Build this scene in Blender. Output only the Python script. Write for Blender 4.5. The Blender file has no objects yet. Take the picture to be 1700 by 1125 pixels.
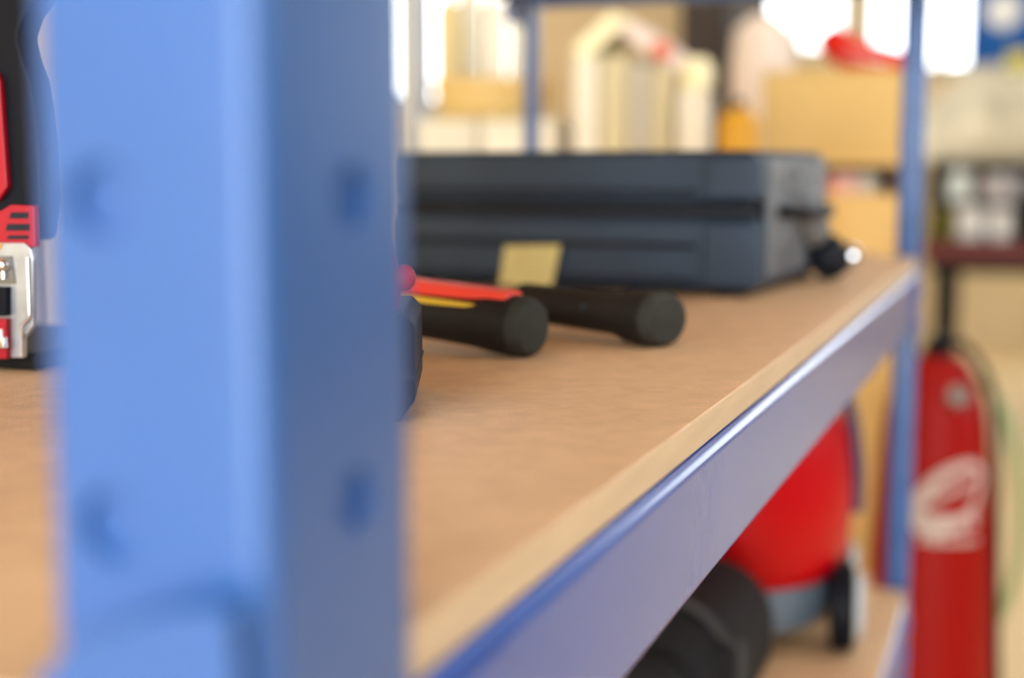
import bpy, bmesh, math, random
from mathutils import Vector, Matrix
random.seed(4)
PI = math.pi
S = bpy.context.scene
COL = S.collection

# ------------------------------------------------------------------ camera
FPX = 2361.1
YAW, PITCH = math.radians(20.35), math.radians(7.0)
CAM = Vector((0.0, -0.114, 1.143))
FW = Vector((math.cos(PITCH)*math.cos(YAW), math.cos(PITCH)*math.sin(YAW), -math.sin(PITCH)))
RT = Vector((math.sin(YAW), -math.cos(YAW), 0))
UP = Vector((math.sin(PITCH)*math.cos(YAW), math.sin(PITCH)*math.sin(YAW), math.cos(PITCH)))
cd = bpy.data.cameras.new('camera'); cam = bpy.data.objects.new('camera', cd); COL.objects.link(cam)
cd.sensor_width = 36; cd.lens = 36*FPX/1700; cd.clip_start = 0.01; cd.clip_end = 100
cam.matrix_world = Matrix(((RT.x, UP.x, -FW.x, CAM.x), (RT.y, UP.y, -FW.y, CAM.y), (RT.z, UP.z, -FW.z, CAM.z), (0, 0, 0, 1)))
cd.dof.use_dof = True; cd.dof.focus_distance = 0.56; cd.dof.aperture_fstop = 4.0
S.camera = cam

# ------------------------------------------------------------------ world, lights, exposure
W = bpy.data.worlds.new('daylight'); S.world = W; W.use_nodes = True
bg = W.node_tree.nodes['Background']; bg.inputs[0].default_value = (0.93, 0.97, 1.0, 1); bg.inputs[1].default_value = 10.0
def area(name, loc, tgt, sx, sy, power, col=(1, 1, 1)):
    l = bpy.data.lights.new(name, 'AREA'); l.shape = 'RECTANGLE'; l.size = sx; l.size_y = sy; l.energy = power; l.color = col
    o = bpy.data.objects.new(name, l); COL.objects.link(o); o.location = loc
    o.rotation_euler = (Vector(tgt)-Vector(loc)).to_track_quat('-Z', 'Y').to_euler()
    return o
area('daylight_roller_door', (-2.85, -0.2, 1.8), (2, -0.1, 1.1), 3.0, 2.8, 195, (0.95, 0.98, 1))     # the open gate behind the viewer
area('daylight_aisle_window', (2.2, -3.85, 2.4), (2.2, 0, 0.8), 3.2, 1.2, 75, (0.97, 0.98, 1))      # windows of the aisle side
S.view_settings.view_transform = 'Standard'; S.view_settings.look = 'None'
S.view_settings.exposure = -0.9; S.view_settings.gamma = 1; S.view_settings.use_curve_mapping = False
S.cycles.use_denoising = True
S.cycles.max_bounces = 8
S.cycles.caustics_reflective = False; S.cycles.caustics_refractive = False

# ------------------------------------------------------------------ helpers
def at(px, py, D):
    return CAM + D*(FW + RT*((px-850)/FPX) + UP*((562.5-py)/FPX))
def onz(px, py, z):
    r = FW + RT*((px-850)/FPX) + UP*((562.5-py)/FPX)
    return CAM + r*((z-CAM.z)/r.z)
def onx(px, py, x):
    r = FW + RT*((px-850)/FPX) + UP*((562.5-py)/FPX)
    return CAM + r*((x-CAM.x)/r.x)

def mat(name, col, rough=0.5, metal=0.0, coat=0.0, var=0.0, scale=30, bump=0.0, bscale=200, stretch=None, emit=0, trans=0.0, dark=None, spec=0.5):
    m = bpy.data.materials.new(name); m.use_nodes = True
    nt = m.node_tree; b = nt.nodes['Principled BSDF']
    b.inputs['Base Color'].default_value = (*col, 1); b.inputs['Roughness'].default_value = rough
    b.inputs['Metallic'].default_value = metal; b.inputs['Coat Weight'].default_value = coat; b.inputs['Coat Roughness'].default_value = 0.12
    b.inputs['Specular IOR Level'].default_value = spec
    tc = nt.nodes.new('ShaderNodeTexCoord'); mp = nt.nodes.new('ShaderNodeMapping')
    nt.links.new(tc.outputs['Object'], mp.inputs['Vector'])
    if stretch: mp.inputs['Scale'].default_value = stretch
    if var:
        n = nt.nodes.new('ShaderNodeTexNoise'); n.inputs['Scale'].default_value = scale; n.inputs['Detail'].default_value = 6
        nt.links.new(mp.outputs[0], n.inputs['Vector'])
        r = nt.nodes.new('ShaderNodeValToRGB'); r.color_ramp.elements[0].position = 0.3; r.color_ramp.elements[1].position = 0.7
        d = dark or tuple(c*(1-var) for c in col)
        r.color_ramp.elements[0].color = (*d, 1); r.color_ramp.elements[1].color = (*[min(1, c*(1+var*0.4)) for c in col], 1)
        nt.links.new(n.outputs['Fac'], r.inputs[0]); nt.links.new(r.outputs[0], b.inputs['Base Color'])
    if bump:
        n2 = nt.nodes.new('ShaderNodeTexNoise'); n2.inputs['Scale'].default_value = bscale; n2.inputs['Detail'].default_value = 4
        nt.links.new(mp.outputs[0], n2.inputs['Vector'])
        bp = nt.nodes.new('ShaderNodeBump'); bp.inputs['Strength'].default_value = bump; bp.inputs['Distance'].default_value = 0.002
        nt.links.new(n2.outputs['Fac'], bp.inputs['Height']); nt.links.new(bp.outputs[0], b.inputs['Normal'])
    if emit:
        b.inputs['Emission Color'].default_value = (*col, 1); b.inputs['Emission Strength'].default_value = emit
    if trans:
        t = nt.nodes.new('ShaderNodeBsdfTranslucent'); t.inputs[0].default_value = (*col, 1)
        mx = nt.nodes.new('ShaderNodeMixShader'); mx.inputs[0].default_value = trans
        nt.links.new(b.outputs[0], mx.inputs[1]); nt.links.new(t.outputs[0], mx.inputs[2])
        nt.links.new(mx.outputs[0], nt.nodes['Material Output'].inputs[0])
    return m

def glassmat(name):
    m = bpy.data.materials.new(name); m.use_nodes = True; nt = m.node_tree
    nt.nodes.remove(nt.nodes['Principled BSDF'])
    t = nt.nodes.new('ShaderNodeBsdfTransparent'); g = nt.nodes.new('ShaderNodeBsdfGlossy'); g.inputs['Roughness'].default_value = 0.02
    mx = nt.nodes.new('ShaderNodeMixShader'); mx.inputs[0].default_value = 0.06
    nt.links.new(t.outputs[0], mx.inputs[1]); nt.links.new(g.outputs[0], mx.inputs[2])
    nt.links.new(mx.outputs[0], nt.nodes['Material Output'].inputs[0])
    return m

def xf(bm, vs, M):
    bmesh.ops.transform(bm, matrix=M, verts=vs)
def bev(bm, edges, r, seg=2):
    if r > 0: bmesh.ops.bevel(bm, geom=edges, offset=r, segments=seg, profile=0.5, affect='EDGES', clamp_overlap=True)
def box(bm, c, s, r=0.0, rz=0, seg=2, M=None):
    b2 = bmesh.new(); bmesh.ops.create_cube(b2, size=1); xf(b2, b2.verts[:], Matrix.Diagonal((*s, 1)))
    bev(b2, b2.edges[:], r, seg)
    T = Matrix.Translation(c) @ Matrix.Rotation(rz, 4, 'Z')
    if M: T = M @ T
    merge(bm, b2, T)
def merge(bm, b2, T=None):
    if T: xf(b2, b2.verts[:], T)
    me = bpy.data.meshes.new('t'); b2.to_mesh(me); b2.free(); bm.from_mesh(me); bpy.data.meshes.remove(me)
def b3(bm, lo, hi, r=0.0, seg=2):
    box(bm, [(lo[i]+hi[i])/2 for i in range(3)], [hi[i]-lo[i] for i in range(3)], r, 0, seg)
def lathe(bm, prof, n=32, T=None):          # prof: (radius, z)
    b2 = bmesh.new(); rings = []
    for r, z in prof:
        if r < 1e-6: rings.append([b2.verts.new((0, 0, z))])
        else: rings.append([b2.verts.new((r*math.cos(2*PI*k/n), r*math.sin(2*PI*k/n), z)) for k in range(n)])
    for A, B in zip(rings, rings[1:]):
        for k in range(n):
            k2 = (k+1) % n
            if len(A) == 1 and len(B) == 1: continue
            if len(A) == 1: b2.faces.new((A[0], B[k2], B[k]))
            elif len(B) == 1: b2.faces.new((A[k], A[k2], B[0]))
            else: b2.faces.new((A[k], A[k2], B[k2], B[k]))
    if len(rings[0]) > 1: b2.faces.new(rings[0][::-1])
    if len(rings[-1]) > 1: b2.faces.new(rings[-1])
    merge(bm, b2, T)
def prism(bm, pts, h, r=0.0, T=None, seg=2):       # polygon in xy, extruded z from 0 to h
    b2 = bmesh.new(); f = b2.faces.new([b2.verts.new((x, y, 0)) for x, y in pts])
    e = bmesh.ops.extrude_face_region(b2, geom=[f]); xf(b2, [v for v in e['geom'] if isinstance(v, bmesh.types.BMVert)], Matrix.Translation((0, 0, h)))
    bmesh.ops.recalc_face_normals(b2, faces=b2.faces[:]); bev(b2, b2.edges[:], r, seg)
    merge(bm, b2, T)
def tube(bm, pts, rad, n=10, flat=1.0):
    pts = [Vector(p) for p in pts]; rads = rad if isinstance(rad, (list, tuple)) else [rad]*len(pts)
    b2 = bmesh.new(); rings = []; u = None
    for i, p in enumerate(pts):
        t = (pts[min(i+1, len(pts)-1)]-pts[max(i-1, 0)]).normalized()
        if u is None: u = t.orthogonal().normalized()
        u = (u - t*u.dot(t)).normalized(); v = t.cross(u)
        rings.append([b2.verts.new(p+(u*math.cos(2*PI*k/n)+v*math.sin(2*PI*k/n)*flat)*rads[i]) for k in range(n)])
    for A, B in zip(rings, rings[1:]):
        for k in range(n): b2.faces.new((A[k], A[(k+1) % n], B[(k+1) % n], B[k]))
    b2.faces.new(rings[0][::-1]); b2.faces.new(rings[-1])
    merge(bm, b2)
def smooth_pts(P, n=8):
    P = [Vector(p) for p in P]; out = []
    for i in range(len(P)-1):
        a, b, c, d = P[max(i-1, 0)], P[i], P[i+1], P[min(i+2, len(P)-1)]
        for k in range(n):
            t = k/n; out.append(0.5*((2*b)+(c-a)*t+(2*a-5*b+4*c-d)*t*t+(3*b-a-3*c+d)*t**3))
    return out+[P[-1]]
def obj(name, bm, m, parent=None, smooth=True, label=None):
    bmesh.ops.recalc_face_normals(bm, faces=bm.faces[:])
    me = bpy.data.meshes.new(name); bm.to_mesh(me); bm.free(); me.materials.append(m)
    o = bpy.data.objects.new(name, me); COL.objects.link(o)
    if smooth:
        for p in me.polygons: p.use_smooth = True
        try: me.set_sharp_from_angle(angle=math.radians(38))
        except Exception: pass
    if smooth:
        w = o.modifiers.new('weighted', 'WEIGHTED_NORMAL'); w.keep_sharp = True
    if parent: o.parent = parent; o.location = -world(parent)
    if label: o['label'] = label
    return o
def world(o):
    v = Vector((0, 0, 0))
    while o: v = v+o.location; o = o.parent
    return v
def B(): return bmesh.new()
def thing(name, label, cat, loc, group=None):
    o = bpy.data.objects.new(name, None); COL.objects.link(o); o.location = loc; o.empty_display_size = 0.05
    o['label'] = label; o['category'] = cat
    if group: o['group'] = group
    return o
def tag(o, label, cat, group=None):
    o['label'] = label; o['category'] = cat
    if group: o['group'] = group
    return o
def struct(o): o['kind'] = 'structure'; return o
def dup(root, loc, label=None):
    def cp(o, par):
        c = o.copy(); COL.objects.link(c)
        if par: c.parent = par
        for ch in [x for x in list(bpy.data.objects) if x.parent == o and x != c]: cp(ch, c)
        return c
    r = cp(root, None); r.location = loc
    if label: r['label'] = label
    return r
def cut(o, cutter):
    """boolean difference evaluated once, cutter removed"""
    c = bpy.data.objects.new('cutter', cutter); COL.objects.link(c)
    m = o.modifiers.new('b', 'BOOLEAN'); m.operation = 'DIFFERENCE'; m.solver = 'EXACT'; m.object = c
    dg = bpy.context.evaluated_depsgraph_get(); me = bpy.data.meshes.new_from_object(o.evaluated_get(dg))
    o.modifiers.clear(); w = o.modifiers.new('weighted', 'WEIGHTED_NORMAL'); w.keep_sharp = True; old = o.data; o.data = me; bpy.data.meshes.remove(old); bpy.data.objects.remove(c)
    return o
def text(body, size, m, T, parent, name='lettering', ext=0.0004, shear=0.0):
    cu = bpy.data.curves.new(name, 'FONT'); cu.body = body; cu.size = size; cu.extrude = ext; cu.align_x = 'CENTER'; cu.align_y = 'CENTER'; cu.shear = shear
    o = bpy.data.objects.new(name, cu); dg = bpy.context.evaluated_depsgraph_get()
    COL.objects.link(o); me = bpy.data.meshes.new_from_object(o.evaluated_get(bpy.context.evaluated_depsgraph_get()))
    bpy.data.objects.remove(o); bm = B(); bm.from_mesh(me); xf(bm, bm.verts[:], T); return obj(name, bm, m, parent, False)
def frame(o, x, y, z):       # matrix with columns
    return Matrix(((x[0], y[0], z[0], o[0]), (x[1], y[1], z[1], o[1]), (x[2], y[2], z[2], o[2]), (0, 0, 0, 1)))

# ------------------------------------------------------------------ materials
PAINT = mat('blue_enamel', (0.024, 0.095, 0.31), 0.32, coat=0.15, bump=0.06, bscale=90, var=0.06, scale=12)
PAINTB = mat('blue_enamel_beam', (0.015, 0.080, 0.38), 0.2, coat=0.15, bump=0.05, bscale=30, var=0.05, scale=12, spec=.38)
MDF = mat('hardboard', (0.66, 0.42, 0.235), 0.45, var=0.14, scale=90, bump=0.25, bscale=700, stretch=(1, 1, 1))
MDFE = mat('board_edge', (0.60, 0.44, 0.28), 0.6, var=0.1, scale=60, stretch=(0.3, 1, 3))
BLK = mat('black_rubber', (0.009, 0.008, 0.008), 0.6, spec=.25, bump=0.3, bscale=600)
BLKG = mat('grey_rubber_end', (0.034, 0.035, 0.029), 0.75, spec=.25, bump=0.3, bscale=500, var=0.3, scale=80)
CASE = mat('slate_case_plastic', (0.024, 0.046, 0.082), 0.5, spec=.35, var=0.2, scale=14, bump=0.25, bscale=150)
CASED = mat('dark_case_plastic', (0.008, 0.011, 0.018), 0.6, spec=.25)
CASEL = mat('worn_grey_plastic', (0.16, 0.17, 0.19), 0.5, var=0.45, scale=40)
LABEL = mat('yellow_paper', (0.72, 0.62, 0.26), 0.7, var=0.08, scale=80)
INK = mat('grey_ink', (0.25, 0.23, 0.13), 0.8)
RED = mat('red_plastic', (0.36, 0.008, 0.02), 0.4, spec=.3)
ORRED = mat('orange_red', (0.85, 0.045, 0.02), 0.45)
YEL = mat('yellow_line', (0.75, 0.48, 0.03), 0.5)
CHROME = mat('chrome', (0.75, 0.76, 0.78), 0.18, metal=1)
STEEL = mat('brushed_steel', (0.46, 0.49, 0.53), 0.35, metal=.6, var=0.3, scale=60)
STEELD = mat('dull_cast_steel', (0.22, 0.21, 0.19), 0.45, metal=0.8, var=0.3, scale=90)
WHITE = mat('white_plastic', (0.8, 0.8, 0.78), 0.5)
BLACKP = mat('black_plastic', (0.004, 0.005, 0.009), 0.5, spec=.12)
BAGM = mat('black_nylon', (0.012, 0.012, 0.014), 0.75, spec=.2, bump=0.5, bscale=900, var=0.3, scale=20)
BAGP = mat('charcoal_piping', (0.04, 0.04, 0.042), 0.7, spec=.2)
VACR = mat('glossy_red', (0.46, 0.0008, 0.004), 0.35, spec=.18)
VACG = mat('grey_blue_plastic', (0.13, 0.18, 0.24), 0.4)
EXTR = mat('extinguisher_red', (0.27, 0.002, 0.001), 0.45, spec=.15)
EXTW = mat('pale_decal', (0.85, 0.72, 0.68), 0.6)
PLY = mat('yellow_plywood', (0.83, 0.55, 0.20), 0.55, var=0.12, scale=6, stretch=(6, 6, 0.6))
PLYD = mat('slot_shade_plywood', (0.10, 0.06, 0.025), 0.7)  # dark colour stands in for the shadow inside the cabinet slot
CARD = mat('cardboard', (0.66, 0.45, 0.17), 0.75, var=0.06, scale=10)
FLOORM = mat('tan_epoxy', (0.80, 0.60, 0.33), 0.5, var=0.12, scale=2)
WALLM = mat('cream_plaster', (0.82, 0.67, 0.42), 0.85, var=0.06, scale=3)
CEILM = mat('white_ceiling', (0.7, 0.69, 0.66), 0.9)
GLASS = glassmat('window_glass')
FRAMEM = mat('window_frame_paint', (0.75, 0.75, 0.74), 0.5)
CREAM = mat('cream_translucent_plastic', (0.92, 0.80, 0.46), 0.45, trans=0.45)
CREAMW = mat('milky_white_plastic', (0.95, 0.92, 0.80), 0.45, trans=0.4)
YTUB = mat('yellow_translucent_plastic', (0.88, 0.70, 0.32), 0.4, trans=0.45)
GREYB = mat('clear_grey_plastic', (0.55, 0.60, 0.68), 0.35, trans=0.3)
SPW = mat('off_white_card', (0.80, 0.74, 0.62), 0.7)
SPK = mat('khaki_card', (0.60, 0.52, 0.33), 0.7)
SPG = mat('grey_beige_card', (0.50, 0.46, 0.38), 0.7)
SPC = mat('cream_board', (0.93, 0.85, 0.55), 0.6)
PINKW = mat('pinkish_white_board', (0.80, 0.66, 0.60), 0.6)
REDT = mat('salmon_red', (0.70, 0.16, 0.09), 0.6)
BROWN = mat('dark_brown_wood', (0.035, 0.022, 0.014), 0.7, var=0.3, scale=8, stretch=(3, 3, 0.4))
PINK = mat('pale_pink_wrap', (0.98, 0.86, 0.77), 0.6, trans=0.3, bump=0.6, bscale=15)
ORAN = mat('amber_plastic', (0.72, 0.36, 0.004), 0.35)
BLUE = mat('sign_blue', (0.001, 0.085, 0.33), 0.5, spec=.2)
GREEN = mat('green_hose', (0.26, 0.36, 0.16), 0.5)
GREENB = mat('green_plastic', (0.03, 0.20, 0.05), 0.5)
BEIGE = mat('beige_canvas', (0.74, 0.67, 0.50), 0.8, var=0.35, scale=6)
DARKM = mat('oily_black_steel', (0.010, 0.010, 0.009), 0.5, spec=.15, var=0.4, scale=20)
DRED = mat('dark_red_steel', (0.13, 0.012, 0.010), 0.5)
LAMP = mat('fluorescent_diffuser', (1.0, 0.97, 0.9), 0.5, emit=18)

# ------------------------------------------------------------------ room
X0, X1, Y0, Y1, ZC = -3.0, 9.5, -4.0, 2.2, 3.7
bm = B(); b3(bm, (X0-.2, Y0-.2, -0.1), (X1+.2, Y1+.2, 0)); struct(obj('floor', bm, FLOORM, smooth=False))
bm = B(); b3(bm, (X0-.2, Y0-.2, ZC), (X1+.2, Y1+.2, ZC+.1)); struct(obj('ceiling', bm, CEILM, smooth=False))
def wall(name, axis, v, th, lo, hi, holes, m=None):
    """wall across `axis` at v; holes are (a0,a1,z0,z1) along the other axis"""
    bm = B(); cuts = sorted(holes); a = lo
    def seg(a0, a1, z0, z1):
        if a1-a0 < 1e-4 or z1-z0 < 1e-4: return
        if axis == 0: b3(bm, (v, a0, z0), (v+th, a1, z1))
        else: b3(bm, (a0, v, z0), (a1, v+th, z1))
    for a0, a1, z0, z1 in cuts:
        seg(a, a0, 0, ZC); seg(a0, a1, 0, z0); seg(a0, a1, z1, ZC); a = a1
    seg(a, hi, 0, ZC)
    return struct(obj(name, bm, m or WALLM, smooth=False))
winL = (4.75, 7.15, 1.36, 2.7); winF = [(-3.2, -0.9, 1.0, 3.1), (0.06, 1.0, 1.72, 3.1), (1.1, 1.75, 1.85, 3.1)]
winA = [(0.6, 3.8, 1.8, 3.0)]
wall('wall_left', 1, Y1, 0.15, X0, X1, [winL])
wall('wall_far', 0, X1, 0.15, Y0, Y1, winF)
wall('wall_right', 1, Y0-.15, 0.15, X0, X1, winA, mat('dark_wall_for_reflection', (.16, .19, .25), .8))  # out of view, coloured dark to deepen the reflection in the near post
wall('wall_back', 0, X0-.15, 0.15, Y0, Y1, [(-1.8, 1.4, 0.0, 3.3)])
k = 1
def window(axis, v, h, nm):
    a0, a1, z0, z1 = h; t = 0.05
    bm = B()
    def bb(p0, p1, q0, q1, d0, d1):
        if axis == 0: b3(bm, (v+d0, p0, q0), (v+d1, p1, q1), 0.004)
        else: b3(bm, (p0, v+d0, q0), (p1, v+d1, q1), 0.004)
    bb(a0, a0+t, z0, z1, .03, .1); bb(a1-t, a1, z0, z1, .03, .1); bb(a0, a1, z0, z0+t, .03, .1); bb(a0, a1, z1-t, z1, .03, .1)
    bb((a0+a1)/2-t/2, (a0+a1)/2+t/2, z0, z1, .03, .1)
    w = struct(obj(nm, bm, FRAMEM, smooth=False))
    for s in (0, 1):
        bm = B(); m0, m1 = (a0+t, (a0+a1)/2-t/2) if s == 0 else ((a0+a1)/2+t/2, a1-t)
        if axis == 0: b3(bm, (v+.06, m0, z0+t), (v+.066, m1, z1-t))
        else: b3(bm, (m0, v+.06, z0+t), (m1, v+.066, z1-t))
        obj('pane', bm, GLASS, w, False)
window(1, Y1, winL, 'window_1'); window(0, X1, winF[0], 'window_2'); window(0, X1, winF[1], 'window_3'); window(1, Y0-.15, winA[0], 'window_4'); window(0, X1, winF[2], 'window_5')
for x in (-1.2, 1.6, 4.4, 7.2):          # ceiling lamps above the aisle
    l = thing('ceiling_lamp', 'white twin fluorescent ceiling lamp ' + {-1.2: 'above the open gate behind the rack', 1.6: 'above the far end of the blue rack', 4.4: 'above the aisle past the extinguisher', 7.2: 'above the far parts bench'}[x], 'lamp', (x, -0.9, ZC), 'ceiling lamps in a row')
    bm = B(); b3(bm, (x-.7, -1.02, ZC-.07), (x+.7, -.78, ZC), .01); obj('housing', bm, FRAMEM, l)
    bm = B(); b3(bm, (x-.66, -1.0, ZC-.085), (x+.66, -.8, ZC-.07)); obj('diffuser', bm, LAMP, l, False)

# ------------------------------------------------------------------ blue rack
XN, XF, DEP = 0.195, 1.50, 0.43           # near face of near post, near face of far post, depth of the rack
PX, PY = 0.057, 0.042
ZS = 1.049
rack = thing('shelving_rack', 'blue enamelled steel shelving rack with brown hardboard shelves and perforated posts', 'shelving rack', (XN, 0, 0))
def post(x, y, near=False, PX=0.057, PY=0.042):
    bm = B(); b3(bm, (x, y, 0.02), (x+PX, y+PY, 2.3), 0.004, 3)
    o = obj('post', bm, PAINT, rack)
    c = B()
    z0 = 1.1374-0.0545*19
    for k in range(40):
        z = z0+k*0.0545
        if z > 2.25: break
        hy = y+0.0295 if near else y+PY/2
        if PY < .02: continue
        if near and z < 1.06 and z > 0.96: continue
        lathe(c, [(0.0064, -0.006), (0.0064, 0.003)], 18, Matrix.Translation((x, hy, z)) @ Matrix.Rotation(PI/2, 4, 'Y'))
        lathe(c, [(0.0052, -0.003), (0.0052, 0.005)], 18, Matrix.Translation((x+PX, hy, z)) @ Matrix.Rotation(PI/2, 4, 'Y'))
        yy = y if y < 0.1 else y+PY
        lathe(c, [(0.006, -0.003), (0.006, 0.003)], 18, Matrix.Translation((x+PX*.55, yy, z)) @ Matrix.Rotation(PI/2, 4, 'X'))
    me = bpy.data.meshes.new('c'); bmesh.ops.recalc_face_normals(c, faces=c.faces[:]); c.to_mesh(me); c.free()
    o.parent = None; o.location = (0, 0, 0); bpy.context.view_layer.update(); cut(o, me); o.parent = rack; o.location = -rack.location
    for p in o.data.polygons: p.use_smooth = True
    o.data.set_sharp_from_angle(angle=math.radians(38))
    bm = B(); b3(bm, (x-.006, y-.006, 0.0), (x+PX+.006, y+PY+.006, 0.02), .003); obj('foot_plate', bm, BLACKP, rack)
    return o
post(XN, 0, True, PY=.0432); post(XF, 0, PX=.020, PY=.024); post(XN, DEP-.014, PX=.057, PY=.014); post(XF, DEP-.014, PX=.022, PY=.014)
for zt in (ZS-0.013, 0.70-0.013, 1.05+0.319):
    for yy in (0.0, DEP-0.016):                       # long beams
        bm = B(); b3(bm, (XN+PX, yy, zt-0.053), (XF, yy+0.016, zt), 0.0055, 4)
        bb = obj('beam', bm, PAINTB, rack)
        for xx, sg in ((XN+PX-0.002, 1), (XF+0.002, -1)):
            bm = B(); ya = yy-0.0022 if yy == 0 else yy+0.016
            b3(bm, (min(xx, xx+sg*0.05)+.0025*(sg > 0), ya, zt-0.075), (max(xx, xx+sg*0.05)-.0025*(sg < 0), ya+0.0021, zt-0.003), 0.0008)
            for hz in (0.02, 0.055):
                lathe(bm, [(0.0045, 0), (0.004, 0.0015), (0.0001, 0.002)], 16, Matrix.Translation((xx+sg*0.012, ya if yy == 0 else ya+.0022, zt-hz)) @ Matrix.Rotation(PI/2 if yy == 0 else -PI/2, 4, 'X'))
            obj('end_connector', bm, PAINTB, bb)
    e_, f_, g_, h_ = XN+0.004, XF+PX-0.004, XN+PX+.0015, XF-.0015
    ya_, yb_, yc_, yd_ = 0.003, PY+.0015, DEP-PY-.0015, DEP-.003
    bm = B(); prism(bm, [(g_, ya_), (h_, ya_), (h_, yb_), (f_, yb_), (f_, yc_), (h_, yc_), (h_, yd_), (g_, yd_), (g_, yc_), (e_, yc_), (e_, yb_), (g_, yb_)], 0.0125, 0.0006, Matrix.Translation((0, 0, zt+0.0005)), 1)
    bmesh.ops.recalc_face_normals(bm, faces=bm.faces[:])
    sb = obj('shelf_board', bm, MDF, rack, False); sb.data.materials.append(MDFE)
    for p in sb.data.polygons:
        if abs(p.normal.z) < 0.6: p.material_index = 1
for xx in (XN+0.02, XF+0.003):
    for zt in (ZS-0.014, 0.687, 1.05+0.317):            # end ties
        bm = B(); b3(bm, (xx, PY+.002, zt-0.053), (xx+0.016, DEP-.0165, zt-0.001), 0.002)
        obj('end_tie', bm, PAINT, rack)
# curved gusset plate at the near end, level with the shelf
pts = [(0.0015, -0.04), (0.040, -0.04), (0.0415, 0.004)] + [(0.0415-0.04*t, 0.006+0.0165*math.sin(t*PI/2)) for t in (0.15, 0.35, 0.55, 0.75, 1.0)]
bm = B(); prism(bm, pts, 0.0022, 0.0008, frame((XN-0.0050, 0, ZS+0.0035), (0, 1, 0), (-.12, 0, .993), (-.993, 0, -.12)))
obj('end_gusset', bm, PAINT, rack)

# ------------------------------------------------------------------ black tool case on the shelf
zb = ZS
cA = onz(1258, 491, zb); cx0, cy0 = 0.995, cA.y          # near front corner by the aisle
CW, CD, CH = 0.295, 0.235, 0.098
ca = thing('tool_case', 'slate black hard plastic tool case with a yellow paper label on its front', 'tool case', (cx0+CD/2, cy0+CW/2, zb))
rz = math.radians(-4)
def cM(z=0): return Matrix.Translation((cx0, cy0, zb)) @ Matrix.Rotation(rz, 4, 'Z')
def cbox(lo, hi, r=0.004, seg=2, bm=None):
    own = bm is None; bm = bm or B(); b2 = bmesh.new(); b3(b2, lo, hi, r, seg); merge(bm, b2, cM()); return bm
CH = 0.104
obj('case_body', cbox((0.0, 0.0, 0.004), (CD, CW, 0.056), 0.007, 3), CASE, ca)
obj('case_rim', cbox((0.004, 0.003, 0.055), (CD-.004, CW-.003, 0.066), 0.001), CASED, ca)
obj('lid', cbox((0.002, 0.002, 0.066), (CD-.002, CW-.002, CH), 0.006, 3), CASE, ca)
for s in (0.008, CD-.03):
    for t in (0.01, CW-.03): obj('foot', cbox((s, t, 0), (s+.02, t+.02, 0.005), 0.001), BLK, ca)
bm = cbox((-0.0035, 0.042, 0.034), (0.001, CW-.02, 0.038), 0.0015); cbox((-0.003, 0.042, 0.010), (0.001, CW-.02, 0.013), 0.001, 2, bm); cbox((-0.003, 0.042, 0.073), (0.001, CW-.02, 0.076), 0.001, 2, bm)
obj('rib', bm, CASED, ca)
for z0, z1 in ((0.006, 0.054), (0.068, 0.101)):
    obj('corner_bumper', cbox((-0.006, -0.004, z0), (0.03, 0.036, z1), 0.005, 3), CASE, ca)
for t in (0.075, 0.16):
    l = obj('latch', cbox((t, -0.007, 0.036), (t+.03, 0.002, 0.085), 0.003), CASEL, ca)
obj('side_panel', cbox((0.035, -0.0035, 0.012), (CD-.01, 0.002, 0.098), 0.002), CASEL, ca, label='worn light grey side panel')
bm = B(); M = cM(); tube(bm, [M @ Vector(p) for p in smooth_pts([(0.06, -0.002, 0.06), (0.065, -0.02, 0.058), (0.11, -0.024, 0.056), (0.16, -0.02, 0.058), (0.165, -0.002, 0.06)])], 0.004); obj('handle', bm, BLACKP, ca)
# label on the body front
def case_front(px, py):
    # intersection with the plane of the case front
    n = Vector((math.cos(rz), math.sin(rz), 0)); o = Vector((cx0, cy0, zb)); r = FW + RT*((px-850)/FPX) + UP*((562.5-py)/FPX)
    p = CAM + r*((o-CAM).dot(n)/r.dot(n)); q = p-o; return (q.dot(Vector((-math.sin(rz), math.cos(rz), 0))), q.z)
bm = B(); pp = [case_front(*q) for q in ((842, 408), (934, 406), (920, 474), (833, 472))]
prism(bm, pp, 0.0012, 0, cM() @ frame((-0.0036, 0, 0), (0, 1, 0), (0, 0, 1), (-1, 0, 0)))
lb = obj('paper_label', bm, LABEL, ca, False, label='yellow paper label')
bm = B(); ly = sum(p[0] for p in pp)/4; lz = sum(p[1] for p in pp)/4
for k, (w, dz) in enumerate(((0.028, 0.008), (0.024, 0.003), (0.030, -0.003), (0.018, -0.008))):
    b2 = bmesh.new(); b3(b2, (-0.0052, ly-w/2, lz+dz-.0007), (-0.0047, ly+w/2, lz+dz+.0007)); merge(bm, b2, cM())
obj('faint_print', bm, mat('faint_print', (0.52, 0.46, 0.22), .8), lb, False)

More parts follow.
